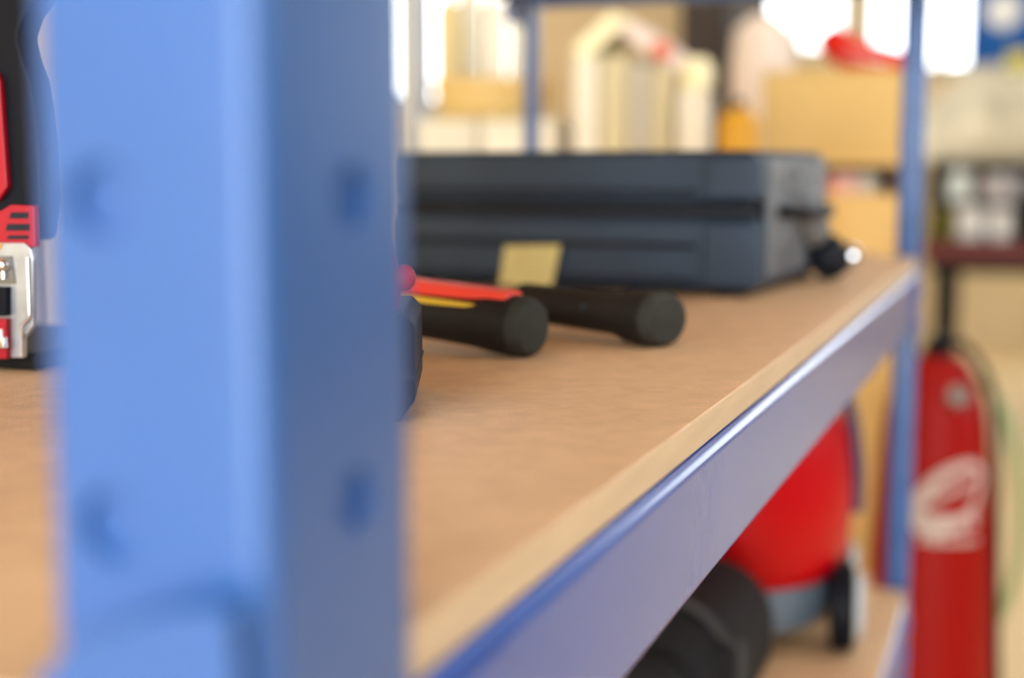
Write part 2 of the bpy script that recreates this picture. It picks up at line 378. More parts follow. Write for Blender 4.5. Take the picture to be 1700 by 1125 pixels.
# ------------------------------------------------------------------ grinder leaning beside the case
P0, P1 = Vector((1.10, 0.075, ZS+0.083)), Vector((1.165, 0.046, ZS+0.021))
gr = thing('angle_grinder', 'grey and black angle grinder leaning against the side of the slate tool case', 'power tool', (1.15, 0.05, ZS))
d = (P1-P0).normalized()
bm = B(); tube(bm, [P0+d*(t) for t in (0, .004, .03, .05, .066, .07)], [.012, .017, .018, .015, .014, .011], 20); obj('motor_body', bm, CASEL, gr, label='worn grey body')
bm = B(); tube(bm, [P1-d*.012, P1-d*.008, P1+d*.012, P1+d*.017], [.011, .0155, .0155, .010], 20); obj('gear_head', bm, CASED, gr)
bm = B(); e = P1+d*.004; lathe(bm, [(0.0001, 0), (0.011, 0), (0.012, .004), (0.006, .010), (0.0001, .011)], 20, Matrix.Translation(e) @ Vector((.35, -.9, .1)).to_track_quat('Z', 'Y').to_matrix().to_4x4() @ Matrix.Translation((0, 0, .014))); obj('spindle', bm, CHROME, gr, label='bright chrome spindle')
bm = B(); q = P0+d*.02; tube(bm, smooth_pts([q+Vector((.01, .01, .01)), q+Vector((.03, .0, -.02)), q+Vector((.05, -.005, -.05)), (1.19, .045, ZS+.008)]), .007, 12); obj('side_handle', bm, CASE, gr)

# ------------------------------------------------------------------ two rubber handled tools
def handle_tool(name, label, end, dirv, L, r_end, r_body, z, stripe):
    t = thing(name, label, 'hand tool', (end[0], end[1], ZS))
    d = Vector(dirv).normalized(); e = Vector(end)
    side = Vector((-d.y, d.x, 0))
    def el(bm, ss, rr, sq=1.0):
        n = 28; b2 = bmesh.new(); rings = []
        for s, r in zip(ss, rr):
            c = e+d*s
            rings.append([b2.verts.new(c+side*math.cos(2*PI*k/n)*r*sq+Vector((0, 0, 1))*math.sin(2*PI*k/n)*r) for k in range(n)])
        for A, Bq in zip(rings, rings[1:]):
            for k in range(n): b2.faces.new((A[k], A[(k+1) % n], Bq[(k+1) % n], Bq[k]))
        b2.faces.new(rings[0]); b2.faces.new(rings[-1][::-1]); merge(bm, b2)
    bm = B(); el(bm, [0.004, 0.008, 0.02, 0.03, 0.05, L*.7, L*.7+.004], [r_end*.97, r_end, r_end*.98, r_body*1.04, r_body, r_body*.96, r_body*.8], 1.12 if stripe else 1.25); g = obj('grip', bm, BLK, t)
    bm = B(); el(bm, [-.0035, -0.002, 0.001, 0.0045], [r_end*.72, r_end*.88, r_end*.97, r_end*.98], 1.12 if stripe else 1.25); obj('end_cap', bm, BLKG, t, label='dark grey ribbed end cap')
    bm = B(); el(bm, [L*.7-.002, L*.75, L*.95, L], [.005, .0045, .0045, .003]); obj('shaft', bm, STEEL, t)
    if stripe:
        bm = B(); M = frame(e+d*(L*.38)+Vector((0, 0, r_body*.9)), d, side, (0, 0, 1)); box(bm, (0, 0, 0), (L*.62, r_body*1.25, .010), .0022, M=M); obj('inlay', bm, ORRED, t, label='orange red inlay along the top')
        bm = B()
        for s in (-1, 1): box(bm, (0, s*r_body*.80, -.0038), (L*.63, r_body*.30, .0034), .001, M=M)
        obj('stripe', bm, YEL, t, label='yellow edge stripe')
    else:
        for s in (.028, .044):
            bm = B(); lathe(bm, [(.0026, -.001), (.0024, .001), (.0001, .0013)], 14, Matrix.Translation(e+d*s-side*(-1)*0+Vector((0, 0, 0))) @ frame((0, 0, 0), d, (0, 0, 1), side) @ Matrix.Translation((0, .002, r_body*1.12))); obj('screw', bm, CASE, t)
    return t
handle_tool('handled_tool', 'black rubber handle with orange red inlay and yellow stripe in front of the case', (0.650, 0.118, ZS+.0150), (0.22, 1, 0.06), 0.12, .0150, .0130, 0, True)
handle_tool('handled_tool', 'plain black rubber handle pointing at the shelf edge, beside the red striped one', (0.712, 0.0660, ZS+.0145), (0.42, 1, 0.03), 0.14, .0145, .0110, 0, False)

# ------------------------------------------------------------------ cordless drill standing behind the near post
bx, by = 0.486, 0.1075           # right-hand lower corner seen in the picture
dr = thing('cordless_drill', 'black and red cordless drill standing on its battery behind the near post', 'power tool', (bx, by+.04, ZS))
prof = [(0, 0.0085), (0.006, 0.0), (0.064, 0.0), (0.070, 0.008), (0.070, 0.036), (0.066, 0.040), (0.004, 0.040), (0, 0.036)]
bm = B(); prism(bm, [(a, b) for a, b in prof], 0.075, 0.0012, frame((bx-.035, by, ZS), (0, 1, 0), (0, 0, 1), (1, 0, 0))); o = obj('battery', bm, BLACKP, dr); dr.rotation_euler.z = math.radians(22)
bm = B(); b3(bm, (bx-.036, by-.0006, ZS+.0160), (bx+.041, by+.0712, ZS+.0172), .0004); obj('seam', bm, CASED, o)
bm = B(); tube(bm, smooth_pts([(bx, by+.036, ZS+.038), (bx, by+.04, ZS+.08), (bx, by+.048, ZS+.125)]), .017, 18); obj('grip', bm, BLK, dr)
bm = B(); tube(bm, [(bx, by+.02, ZS+.14), (bx, by+.024, ZS+.14), (bx, by+.075, ZS+.14), (bx, by+.085, ZS+.14)], [.015, .024, .027, .018], 20); obj('motor_housing', bm, RED, dr)
bm = B(); tube(bm, [(bx, by+.085, ZS+.14), (bx, by+.105, ZS+.14), (bx, by+.112, ZS+.14)], [.016, .014, .006], 18); obj('chuck', bm, BLACKP, dr)
Rz = Matrix.Rotation(math.radians(22), 4, 'Z'); dR = Vector((bx, by+.04, ZS))
def unrot(p): return Rz.inverted() @ (p-dR) + dR
bq = unrot(at(672, 461, .53))
bm = B(); bmesh.ops.create_uvsphere(bm, u_segments=20, v_segments=12, radius=.0042); xf(bm, bm.verts[:], Matrix.Translation(bq) @ Matrix.Diagonal((1, 1, 1.2, 1))); obj('release_button', bm, RED, dr, label='round red button')
bm = B(); tube(bm, smooth_pts([bq+Vector((0, .004, -.012)), bq+Vector((0, .0035, 0)), bq+Vector((0, .007, .016))]), .0022, 10); obj('trigger', bm, RED, dr, label='red trigger lever')
bm = B(); tube(bm, [(bx-.028, by+.0115, ZS+.012), (bx-.028, by+.0125, ZS+.05)], .0012, 8); obj('highlight_rod', bm, CHROME, dr, label='bright steel rod in place of a white highlight line')  # thin chrome rod added where a white highlight line runs

# ------------------------------------------------------------------ red saw at the left edge: plane across the view at x ~ 0.52
sx = 0.520
sw = thing('cordless_saw', 'red and black cordless saw with pale metal shoe, at the edge of the near post', 'power tool', (sx+.03, .34, ZS))
def q2(px, py): p = onx(px, py, sx); return (p.y, p.z)
def plate(name, pix, depth, m, dx=0.0, r=0.0008, parent=None, label=None, scale_left=None):
    bm = B(); prism(bm, [q2(*p) for p in pix], depth, r, frame((sx+dx, 0, 0), (0, 1, 0), (0, 0, 1), (1, 0, 0))); return obj(name, bm, m, parent or sw, label=label)
plate('motor_housing', [(-180, -60), (52, -60), (62, 0), (40, 25), (28, 60), (36, 95), (50, 130), (58, 175), (66, 240), (70, 330), (62, 400), (-180, 400)], .016, BLACKP, 0.0, .003)
plate('red_side_cover', [(-120, 118), (1, 120), (8, 135), (20, 310), (4, 334), (-120, 334)], .004, RED, -.0035, .001, label='red side cover')
v = plate('vent_housing', [(-160, 352), (8, 350), (26, 339), (66, 341), (68, 410), (-160, 410)], .004, RED, -.0035, .001, label='red vented housing')
for (x0, x1, y0, y1) in ((28, 56, 352, 362), (22, 58, 371, 382), (24, 56, 390, 396)):
    plate('vent_slot', [(x0, y0), (x1, y0), (x1, y1), (x0-3, y1)], .001, CASED, -.0040, 0, v)
plate('metal_shoe', [(-160, 402), (50, 402), (62, 412), (66, 430), (66, 540), (50, 560), (50, 592), (-160, 592)], .003, STEEL, -.0046, .0008, label='pale metal shoe')
plate('shoe_recess', [(-160, 424), (32, 424), (38, 470), (-160, 474)], .001, STEELD, -.0052, 0)
plate('orange_mark', [(-60, 404), (16, 404), (12, 413), (-60, 413)], .0006, ORAN, -.0052, 0, label='orange marking')
plate('blade_clamp', [(-160, 474), (30, 474), (30, 522), (-160, 524)], .004, BLACKP, -.0080, .0006)
plate('base_block', [(-160, 526), (30, 526), (30, 592), (-160, 592)], .004, RED, -.0080, .0006, label='red base block')
plate('maker_plate', [(-60, 545), (25, 543), (26, 558), (-60, 560)], .0008, WHITE, -.0088, 0, label='white plate')
plate('lever', [(-100, 560), (31, 556), (33, 574), (-100, 575)], .003, CHROME, -.0105, .0006)
bm = B(); pe = [onx(*p, sx-.006) for p in ((46, 428), (49, 520), (48, 528), (36, 540), (36, 592))]; tube(bm, pe, .0007, 8); obj('shoe_highlight', bm, CHROME, sw, label='bright strip drawn as the highlight line on the metal shoe')  # chrome strip shaped as the highlight line on the shoe
bm = B(); c = onx(6, 440, sx-.006); bmesh.ops.create_uvsphere(bm, u_segments=16, v_segments=10, radius=.0032); xf(bm, bm.verts[:], Matrix.Translation(c)); lathe(bm, [(.0016, -.006), (.0016, .0)], 12, Matrix.Translation(c)); obj('clamp_screw', bm, CHROME, sw)
bm = B(); p = onz(62, 616, ZS); b3(bm, (p.x-.0, p.y, ZS), (p.x+.10, p.y+.16, ZS+.0085), .002); obj('rubber_foot', bm, BLK, sw)
# pale ribbed bottle seen past the waist of the saw
c = onx(20, 70, sx+.13)
bt = thing('spray_can', 'pale grey ribbed spray can standing behind the cordless saw', 'can', (c.x, c.y, ZS))
bm = B(); lathe(bm, [(.014, 0), (.0155, .002), (.0155, .10), (.0150, .104), (.0155, .108), (.0155, .215), (.011, .226), (.008, .228)], 40, Matrix.Translation((c.x, c.y+.002, ZS))); obj('can_body', bm, mat('pale_can', (.55, .58, .62), .3, metal=.4), bt)
bm = B(); lathe(bm, [(.007, .228), (.007, .240), (.005, .243), (.0001, .243)], 20, Matrix.Translation((c.x, c.y+.002, ZS))); obj('nozzle', bm, WHITE, bt)

# ------------------------------------------------------------------ things on the lower shelf
ZL = 0.70
# black tool bag
g0 = onz(1306, 1125, ZL+.03)
bw, bd, bh = .30, .235, .15
gx, gy = 0.955, 0.078
bag = thing('tool_bag', 'black nylon tool bag with rounded top on the lower shelf', 'bag', (gx+bd/2, gy+bw/2, ZL))
def softbox(bm, lo, hi, r, top=0.6, seg=6):
    b2 = bmesh.new(); b3(b2, lo, hi, r, seg)
    cx, cy, z0, z1 = (lo[0]+hi[0])/2, (lo[1]+hi[1])/2, lo[2], hi[2]
    for v in b2.verts:
        t = max(0, (v.co.z-z0)/(z1-z0)); k = 1-(1-top)*t**2.5
        v.co.x = cx+(v.co.x-cx)*k
    merge(bm, b2)
bm = B(); softbox(bm, (gx, gy, ZL), (gx+bd, gy+bw, ZL+.122), .055, .84); obj('bag_body', bm, BAGM, bag)
bm = B(); softbox(bm, (gx-.022, gy+.03, ZL+.01), (gx+.03, gy+bw-.03, ZL+.095), .024, .9); pk = obj('front_pocket', bm, BAGM, bag)
for dx in (.03,):
    bm = B(); tube(bm, smooth_pts([(gx+dx+.002, gy+.003, ZL+.02), (gx+dx+.002, gy-.003, ZL+.09), (gx+dx+.012*(1 if dx < .1 else -1), gy+.012, ZL+.100), (gx+dx+.02*(1 if dx < .1 else -1), gy+.06, ZL+.123), (gx+dx+.02*(1 if dx < .1 else -1), gy+.24, ZL+.123), (gx+dx+.012*(1 if dx < .1 else -1), gy+bw-.012, ZL+.100), (gx+dx+.002, gy+bw+.002, ZL+.02)], 10), .0042, 8); obj('piping', bm, BAGP, bag)
bm = B(); tube(bm, smooth_pts([(gx+.06, gy+.08, ZL+.120), (gx+.065, gy+.09, ZL+.126), (gx+.07, gy+.15, ZL+.129), (gx+.065, gy+.21, ZL+.126), (gx+.06, gy+.22, ZL+.120)], 8), .006, 10); obj('carry_handle', bm, BAGM, bag)

# red wet and dry vacuum
vx, vy = 1.325, 0.160
vac = thing('vacuum_cleaner', 'glossy red rounded workshop vacuum cleaner on grey base behind the black bag', 'vacuum cleaner', (vx, vy, ZL))
VT = Matrix.Translation((vx, vy, ZL))
bm = B(); lathe(bm, [(.080, .062), (.106, .064), (.118, .085), (.121, .14), (.116, .19), (.104, .235), (.08, .268), (.04, .286), (.0001, .290)], 48, VT); vb = obj('body', bm, VACR, vac)
bm = B(); lathe(bm, [(.085, .018), (.098, .022), (.104, .05), (.100, .063), (.08, .064)], 48, VT); obj('base', bm, VACG, vac, label='grey blue base')
bm = B(); lathe(bm, [(.085, .2635), (.087, .2645), (.083, .2695), (.080, .2690)], 48, VT); obj('seal_ring', bm, BLACKP, vac)
bm = B(); tube(bm, smooth_pts([(vx+.01, vy-.09, ZL+.255), (vx+.01, vy-.112, ZL+.23), (vx+.01, vy-.123, ZL+.17), (vx+.01, vy-.124, ZL+.12)], 8), .0055, 12); obj('cable_guide', bm, mat('dark_purple_plastic', (.05, .03, .09), .4), vac)
for (dx, dy) in ((-.030, -.118), (.075, -.10), (-.05, .10), (.08, .085)):
    wl = Matrix.Translation((vx+dx, vy+dy, ZL+.040)) @ Matrix.Rotation(PI/2, 4, 'X') @ Matrix.Rotation(.15, 4, 'Y')
    R = .040
    bm = B(); lathe(bm, [(R*.7, -.012), (R, -.009), (R, .009), (R*.7, .012)], 32, wl); wq = obj('wheel', bm, BLACKP, vac)
    bm = B(); lathe(bm, [(R*.84, 0), (R*.84, .012), (R*.62, .019)], 28, wl); obj('rim', bm, mat('light_grey_rim', (.42, .45, .48), .4), wq, label='light grey wheel rim')

# ------------------------------------------------------------------ floor standing red extinguisher beyond the rack
c = at(1549, 800, 2.15); ex, ey = c.x, c.y
ext = thing('fire_extinguisher', 'tall red tapered fire extinguisher with a pale oval emblem standing behind the far post', 'fire extinguisher', (ex, ey, 0))
zt = at(1556, 575, 2.15).z
ET = Matrix.Translation((ex, ey, 0))
bm = B(); lathe(bm, [(.085, .03), (.100, .04), (.101, .30), (.090, .55), (.080, zt-.16), (.074, zt-.10), (.062, zt-.05), (.042, zt-.018), (.025, zt-.008)], 48, ET); eb = obj('cylinder', bm, EXTR, ext)
bm = B(); lathe(bm, [(.088, 0), (.104, .004), (.104, .035), (.09, .04)], 40, ET); obj('base_ring', bm, BLACKP, ext)
bm = B(); lathe(bm, [(.022, zt-.012), (.022, zt+.004), (.014, zt+.012), (.012, zt+.02)], 24, ET); obj('valve', bm, BLACKP, ext)
# pale gauge on the shoulder and a black hose down the right side
cdir = (CAM-Vector((ex, ey, CAM.z))).normalized(); sdir = Vector((cdir.y, -cdir.x, 0)); sdir = sdir if sdir.dot(RT) > 0 else -sdir
def ep(u, z, out):        # point on the camera side of the cylinder: u metres along sdir
    return Vector((ex, ey, z))+sdir*u+cdir*out
bm = B(); q = ep(.030, zt-.062, .058); lathe(bm, [(.0001, -.01), (.015, -.01), (.017, .0), (.015, .006), (.0001, .008)], 24, Matrix.Translation(q) @ (cdir+Vector((0, 0, .5))+sdir*.3).to_track_quat('Z', 'Y').to_matrix().to_4x4()); obj('pressure_gauge', bm, STEELD, ext)
bm = B(); tube(bm, smooth_pts([ep(0, zt+.010, 0), ep(.03, zt+.012, .02), ep(.062, zt-.02, .03), ep(.083, zt-.08, .02), ep(.090, zt-.2, .012), ep(.097, zt-.4, .01), ep(.108, zt-.6, .0)], 8), .006, 10); obj('hose', bm, BLACKP, ext)
# emblem : ring, slash, lettering band laid on the cylinder
def cyl(u, z, off=.0012):
    prof = [(.30, .101), (.55, .090), (zt-.16, .080), (zt-.10, .074)]
    r = .08
    for (z0, r0), (z1, r1) in zip(prof, prof[1:]):
        if z0 <= z <= z1: r = r0+(r1-r0)*(z-z0)/(z1-z0)
    r += off; a = u/r
    return Vector((ex, ey, z))+sdir*math.sin(a)*r+cdir*math.cos(a)*r
zc_ = at(1585, 825, 2.08).z; uc = .028
def band(bm, path, w):
    b2 = bmesh.new(); prev = None
    for i, (u, z) in enumerate(path):
        u2, z2 = path[min(i+1, len(path)-1)]; u1, z1 = path[max(i-1, 0)]
        du, dz = u2-u1, z2-z1; L = math.hypot(du, dz) or 1; nu, nz = -dz/L*w[i]/2, du/L*w[i]/2
        cur = [b2.verts.new(cyl(u+nu, z+nz)), b2.verts.new(cyl(u-nu, z-nz))]
        if prev: b2.faces.new((prev[0], prev[1], cur[1], cur[0]))
        prev = cur
    r = bmesh.ops.solidify(b2, geom=b2.faces[:], thickness=.0008); merge(bm, b2)
bm = B(); n = 40
path = [(uc+.050*math.cos(2*PI*k/n)+.010*math.sin(2*PI*k/n), zc_+.046*math.sin(2*PI*k/n)+.016*math.cos(2*PI*k/n)) for k in range(n+1)]
band(bm, path, [.010+.012*(0.5+0.5*math.cos(2*PI*k/n-PI)) for k in range(n+1)])
band(bm, [(uc-.04+.08*t, zc_-.006+.034*t) for t in [i/8 for i in range(9)]], [.009]*9)
band(bm, [(uc-.048, zc_-.030), (uc-.02, zc_-.034), (uc+.01, zc_-.036), (uc+.04, zc_-.030)], [.022]*4)
band(bm, [(uc-.046+.09*t, zc_-.062) for t in [i/8 for i in range(9)]], [.010, .004, .012, .005, .011, .004, .012, .006, .010])
obj('emblem', bm, EXTW, eb, False, label='pale oval emblem with slash')

# ------------------------------------------------------------------ plywood cabinet beyond the rack with a cubby
kx0 = 2.45
pL, pR = onx(1290, 300, kx0), onx(1492, 300, kx0)
cab = thing('plywood_cabinet', 'yellow plywood cabinet with an open slot near its top, beyond the far rack end', 'cabinet', (kx0+.25, (pL.y+pR.y)/2, 0))
yA, yB = pR.y, pL.y+.02
ztop = onx(1400, 262, kx0).z; zsl = onx(1400, 322, kx0).z
bm = B(); b3(bm, (kx0, yA, .0), (kx0+.45, yB, zsl), .002); obj('carcass', bm, PLY, cab)
bm = B(); b3(bm, (kx0, yA, zsl+.0001), (kx0+.45, yA+.015, ztop-.012)); b3(bm, (kx0, yB-.015, zsl), (kx0+.45, yB, ztop-.012)); b3(bm, (kx0+.435, yA+.015, zsl), (kx0+.45, yB-.015, ztop-.012)); obj('side_panel', bm, PLYD, cab, False)
bm = B(); b3(bm, (kx0-.01, yA-.005, ztop-.012), (kx0+.46, yB+.005, ztop), .002); obj('top_panel', bm, PLY, cab)
bm = B(); b3(bm, (kx0-.012, yA+.01, .08), (kx0-.0005, (yA+yB)/2-.003, zsl-.015), .002); dd = obj('door', bm, PLY, cab)
bm = B(); b3(bm, (kx0-.03, (yA+yB)/2-.04, .58), (kx0-.012, (yA+yB)/2-.028, .70), .003); obj('handle', bm, STEEL, dd)
bm = B(); b3(bm, (kx0-.012, (yA+yB)/2+.003, .08), (kx0-.0005, yB-.01, zsl-.015), .002); obj('door', bm, PLY, cab)
# small things in the cubby
for px, w, m, lab in ((1402, .020, mat('pink_paper', (.90, .55, .52), .7), 'pale pink paper roll lying in the cabinet slot'), (1440, .018, mat('grey_tin', (.62, .60, .55), .6), 'light grey tin in the cabinet slot'), (1376, .010, REDT, 'small dull red block in the cabinet slot')):
    p = onx(px, 310, kx0+.03); bm = B(); hz = min(.034, ztop-.016-zsl)
    if w > .012: lathe(bm, [(w*.9, 0), (w, .002), (w, hz-.002), (w*.9, hz)], 24, Matrix.Translation((p.x, p.y, zsl+.0002)))
    else: b3(bm, (p.x-w, p.y-w, zsl+.0002), (p.x+w, p.y+w, zsl+hz*.8), .002)
    tag(obj('paper_roll' if px == 1402 else 'tin' if px == 1440 else 'block', bm, m), lab, 'roll' if px == 1402 else 'tin' if px == 1440 else 'block')
# cardboard box on top
bL, bR = onx(1262, 260, kx0+.02), onx(1500, 260, kx0+.02)
zbt = onx(1400, 118, kx0+.02).z
cb = thing('cardboard_box', 'large closed tan cardboard box on top of the plywood cabinet', 'box', (kx0+.2, (bL.y+bR.y)/2, ztop))
bm = B(); b3(bm, (kx0+.02, bR.y, ztop+.0005), (kx0+.20, bL.y, zbt), .002); obj('carton', bm, CARD, cb)
bm = B(); b3(bm, (kx0+.018, bR.y+.002, zbt), (kx0+.108, bL.y-.002, zbt+.003)); obj('flap', bm, CARD, cb, False)
bm = B(); b3(bm, (kx0+.112, bR.y+.002, zbt), (kx0+.202, bL.y-.002, zbt+.003)); obj('flap', bm, CARD, cb, False)
# red folded bag on the box
rp = [onx(px, py, kx0+.08) for px, py in ((1372, 52), (1386, 72), (1410, 88), (1440, 98), (1475, 105), (1512, 110))]
dz_ = zbt+.0035-(min(p.z for p in rp)-.013)
bm = B(); tube(bm, smooth_pts(rp, 6), [0.014+0.018*math.sin(PI*(.15+.7*i/30)) for i in range(31)], 16, 0.8)
rb = tag(obj('red_pouch', bm, mat('red_fabric', (.60, .012, .004), .6, spec=.2)), 'curved red pouch with pale print lying on the tan cardboard box', 'pouch')
bm = B(); q = [p+Vector((-.020, 0, .004)) for p in rp[2:5]]; tube(bm, smooth_pts(q, 5), .010, 10, .5); obj('pale_print', bm, EXTW, rb)
# pinkish wrapped bundle behind
pc = onx(1258, 70, kx0+.50)
pk = thing('wrapped_bundle', 'tall pale pinkish wrapped roll standing behind the cardboard box', 'bundle', (pc.x, pc.y, 0))
bm = B(); r = .066
lathe(bm, [(r*.9, 0), (r, .01), (r*1.02, .6), (r*.96, 1.0), (r*1.0, 1.22), (r*1.03, 1.34), (r*.9, 1.42), (r*.4, 1.45)], 24, Matrix.Translation((pc.x+.06, pc.y, 0)))
obj('wrap', bm, PINK, pk)
bm = B(); lathe(bm, [(r*1.03, 1.0), (r*1.06, 1.003), (r*1.06, 1.018), (r*1.03, 1.02)], 24, Matrix.Translation((pc.x+.06, pc.y, 0))); obj('strap', bm, SPW, pk)

# ------------------------------------------------------------------ workbench behind the rack, with jars and boards
wx = 2.15
zw = 1.06
yl, yr = onx(600, 250, wx).y+.12, onx(1172, 250, wx).y-.01
wb = thing('workbench', 'wooden workbench behind the rack carrying pale jars and boards', 'workbench', (wx+.2, (yl+yr)/2, 0))
bm = B(); b3(bm, (wx-.12, yr, zw-.04), (wx+.42, yl, zw), .003); obj('bench_top', bm, PLY, wb)
for x in (wx-.08, wx+.34):
    for y in (yr+.03, yl-.08):
        bm = B(); b3(bm, (x, y, 0), (x+.05, y+.05, zw-.04), .003); obj('leg', bm, PLY, wb)
def at_bench(px, dx=0.0): return onx(px, 250, wx+dx).y
def jar(name, lab, cat, px, r, z0, h, m, dx=0.0, group=None, capm=None):
    y = at_bench(px, dx); t = thing(name, lab, cat, (wx+dx, y, z0), group)
    M = Matrix.Translation((wx+dx, y, z0+.0004))
    bm = B(); lathe(bm, [(r*.9, 0), (r, .006), (r, h*.82), (r*.85, h*.9), (r*.5, h*.93), (r*.5, h*.94)], 28, M); obj('jar_body', bm, m, t)
    bm = B(); lathe(bm, [(r*.55, h*.93), (r*.55, h*.995), (r*.5, h)], 20, M); obj('cap', bm, capm or WHITE, t); return t
jar('bottle', 'clear grey bottle next to the near blue post, on the bench', 'bottle', 697, .020, zw, .45, GREYB, .05)
jar('bottle', 'slim milky bottle just left of the shallow yellow tub', 'bottle', 672, .008, zw, .5, CREAMW, .0)
# two white boxes, tub on them, bottles in the tub
z1 = onx(820, 200, wx).z
for i, (a, b) in enumerate(((700, 800), (804, 928))):
    ya, yb_ = at_bench(b-3), at_bench(a+1)
    bm = B(); b3(bm, (wx-.02, ya, zw+.0005), (wx+.16, yb_, z1), .004)
    bx_ = tag(obj('storage_box', bm, SPW if i else CREAMW), ('cream lidded storage box under the left half of the yellow tub', 'off white lidded storage box under the yellow tub, next to the thin rear post')[i], 'box')
    bm = B(); b3(bm, (wx-.024, ya-.0005, z1-.02), (wx+.164, yb_+.0005, z1+.001), .003); obj('lid', bm, CREAMW, bx_)
yt = at_bench(818, .07); rt = .098
tb = thing('yellow_tub', 'shallow translucent yellow round tub resting on two pale boxes', 'tub', (wx+.07, yt, z1+.001))
bm = B(); lathe(bm, [(.0001, .001), (rt*.80, .001), (rt*.92, .012), (rt, .06), (rt*1.03, .062), (rt*1.03, .066), (rt*.97, .066), (rt*.88, .014), (.0001, .006)], 40, Matrix.Translation((wx+.07, yt, z1+.0015))); obj('tub_wall', bm, YTUB, tb)
for px, r, h, dx, m, lab in ((745, .020, .20, .055, CREAM, 'yellowish translucent bottle at the left in the tub'), (780, .020, .24, .11, CREAMW, 'milky white bottle in the tub, second from left'), (822, .019, .20, .05, SPW, 'off white bottle in the middle of the tub'), (868, .024, .225, .08, CREAMW, 'widest milky bottle in the tub, beside the rear post')):
    jar('bottle', lab, 'bottle', px, r, z1+.012, h, m, dx)
# boards and files standing beyond the thin rear post
def slab(px0, px1, ptop, m, lab, dx=0.0, dd=.22, name='ring_binder', cat='binder'):
    ya, yb_ = at_bench(px1, dx), at_bench(px0, dx); zt2 = onx((px0+px1)/2, ptop, wx+dx).z
    t = thing(name, lab, cat, (wx+dx+.1, (ya+yb_)/2, zw))
    bm = B(); b3(bm, (wx+dx, ya+.0006, zw+.0005), (wx+dx+dd, yb_-.0006, zt2), .004); obj('cover', bm, m, t)
    bm = B(); lathe(bm, [(.006, 0), (.006, .0012), (.004, .0014)], 16, Matrix.Translation((wx+dx+.0002, (ya+yb_)/2, zw+.06)) @ Matrix.Rotation(-PI/2, 4, 'Y')); obj('finger_ring', bm, STEEL, t)
slab(950, 993, 96, SPW, 'off white binder standing right beside the thin rear post')
slab(995, 1042, 92, SPK, 'khaki binder, second from the thin rear post')
slab(1044, 1078, 104, SPG, 'grey beige binder, third from the thin rear post')
slab(1080, 1112, 112, SPK, 'khaki binder, fourth from the thin rear post')
slab(1122, 1166, 150, SPW, 'off white binder at the bench end beneath the round cream jar', dd=.07)
def plank(a, b, w, m, dx, lab):
    A = onx(*a, wx+dx); Bp = onx(*b, wx+dx); d = (Bp-A); L = d.length; d.normalize(); n = Vector((1, 0, 0)).cross(d)
    bm = B(); box(bm, (0, 0, 0), (L, .14, w), .003, M=frame((A+Bp)/2+Vector((.07, 0, 0)), d, (1, 0, 0), n)); return tag(obj('leaning_board', bm, m), lab, 'board')
plank((958, 92), (1024, 30), .030, SPC, .03, 'cream board tilted up over the off white binder')
pb = plank((1036, 44), (1128, 112), .024, PINKW, .03, 'pinkish white board tilted down over the khaki binders')
bm = B(); A = onx(1098, 84, wx+.026); bmesh.ops.create_uvsphere(bm, u_segments=16, v_segments=10, radius=.016); xf(bm, bm.verts[:], Matrix.Translation(A) @ Matrix.Diagonal((.6, 1, 1, 1))); obj('red_patch', bm, REDT, pb, label='salmon red end')
y = at_bench(1148); zj = onx(1148, 150, wx).z
bm = B(); lathe(bm, [(.018, 0), (.024, .008), (.026, .024), (.022, .042), (.012, .050), (.0001, .051)], 28, Matrix.Translation((wx+.03, y, zj+.0008))); tag(obj('round_jar', bm, SPC), 'round cream jar on top of the end binder', 'jar')
# dark brown locker and wall panel behind
p0, p1 = onx(1205, 100, 3.0), onx(1128, 100, 3.0)
lk = thing('locker', 'tall dark brown wooden locker between the binders and the pink bundle', 'locker', (3.2, (p0.y+p1.y)/2, 0))
bm = B(); b3(bm, (3.0, p0.y, 0), (3.5, p1.y, 2.2), .004); obj('cabinet_body', bm, BROWN, lk)
bm = B(); b3(bm, (2.985, p0.y+.01, .06), (2.999, p1.y-.01, 2.15), .003); dd = obj('door', bm, BROWN, lk)
bm = B(); b3(bm, (2.965, p0.y+.02, 1.0), (2.985, p0.y+.03, 1.12), .002); obj('handle', bm, STEEL, dd)
q0, q1 = onx(1135, 60, 3.3), onx(872, 60, 3.3)
bm = B(); b3(bm, (3.3, q0.y+.0, 0), (3.33, q1.y, 1.9), .003); tag(obj('partition_panel', bm, mat('tan_panel', (.60, .46, .27), .7, var=.1, scale=5)), 'tan upright panel behind the binders', 'panel')
# amber bottle beside the locker, on a stool-height pedestal
ya = onx(1222, 210, 1.98)
ab = thing('amber_canister', 'amber yellow oil canister just left of the cardboard box', 'canister', (1.98, ya.y, 0))
bm = B(); lathe(bm, [(.045, 0), (.05, .01), (.05, .9), (.045, .95)], 28, Matrix.Translation((2.0, ya.y, 0))); 
tag(obj('storage_drum', bm, DARKM), 'dark steel drum beneath the amber canister', 'drum')
bm = B(); zt3 = onx(1222, 178, 1.98).z; lathe(bm, [(.022, .951), (.027, .958), (.028, zt3-.02), (.018, zt3-.004), (.008, zt3)], 28, Matrix.Translation((2.0, ya.y, 0))); obj('canister_body', bm, ORAN, ab)
bm = B(); lathe(bm, [(.008, zt3), (.008, zt3+.012)], 16, Matrix.Translation((2.0, ya.y, 0))); obj('cap', bm, BLACKP, ab)

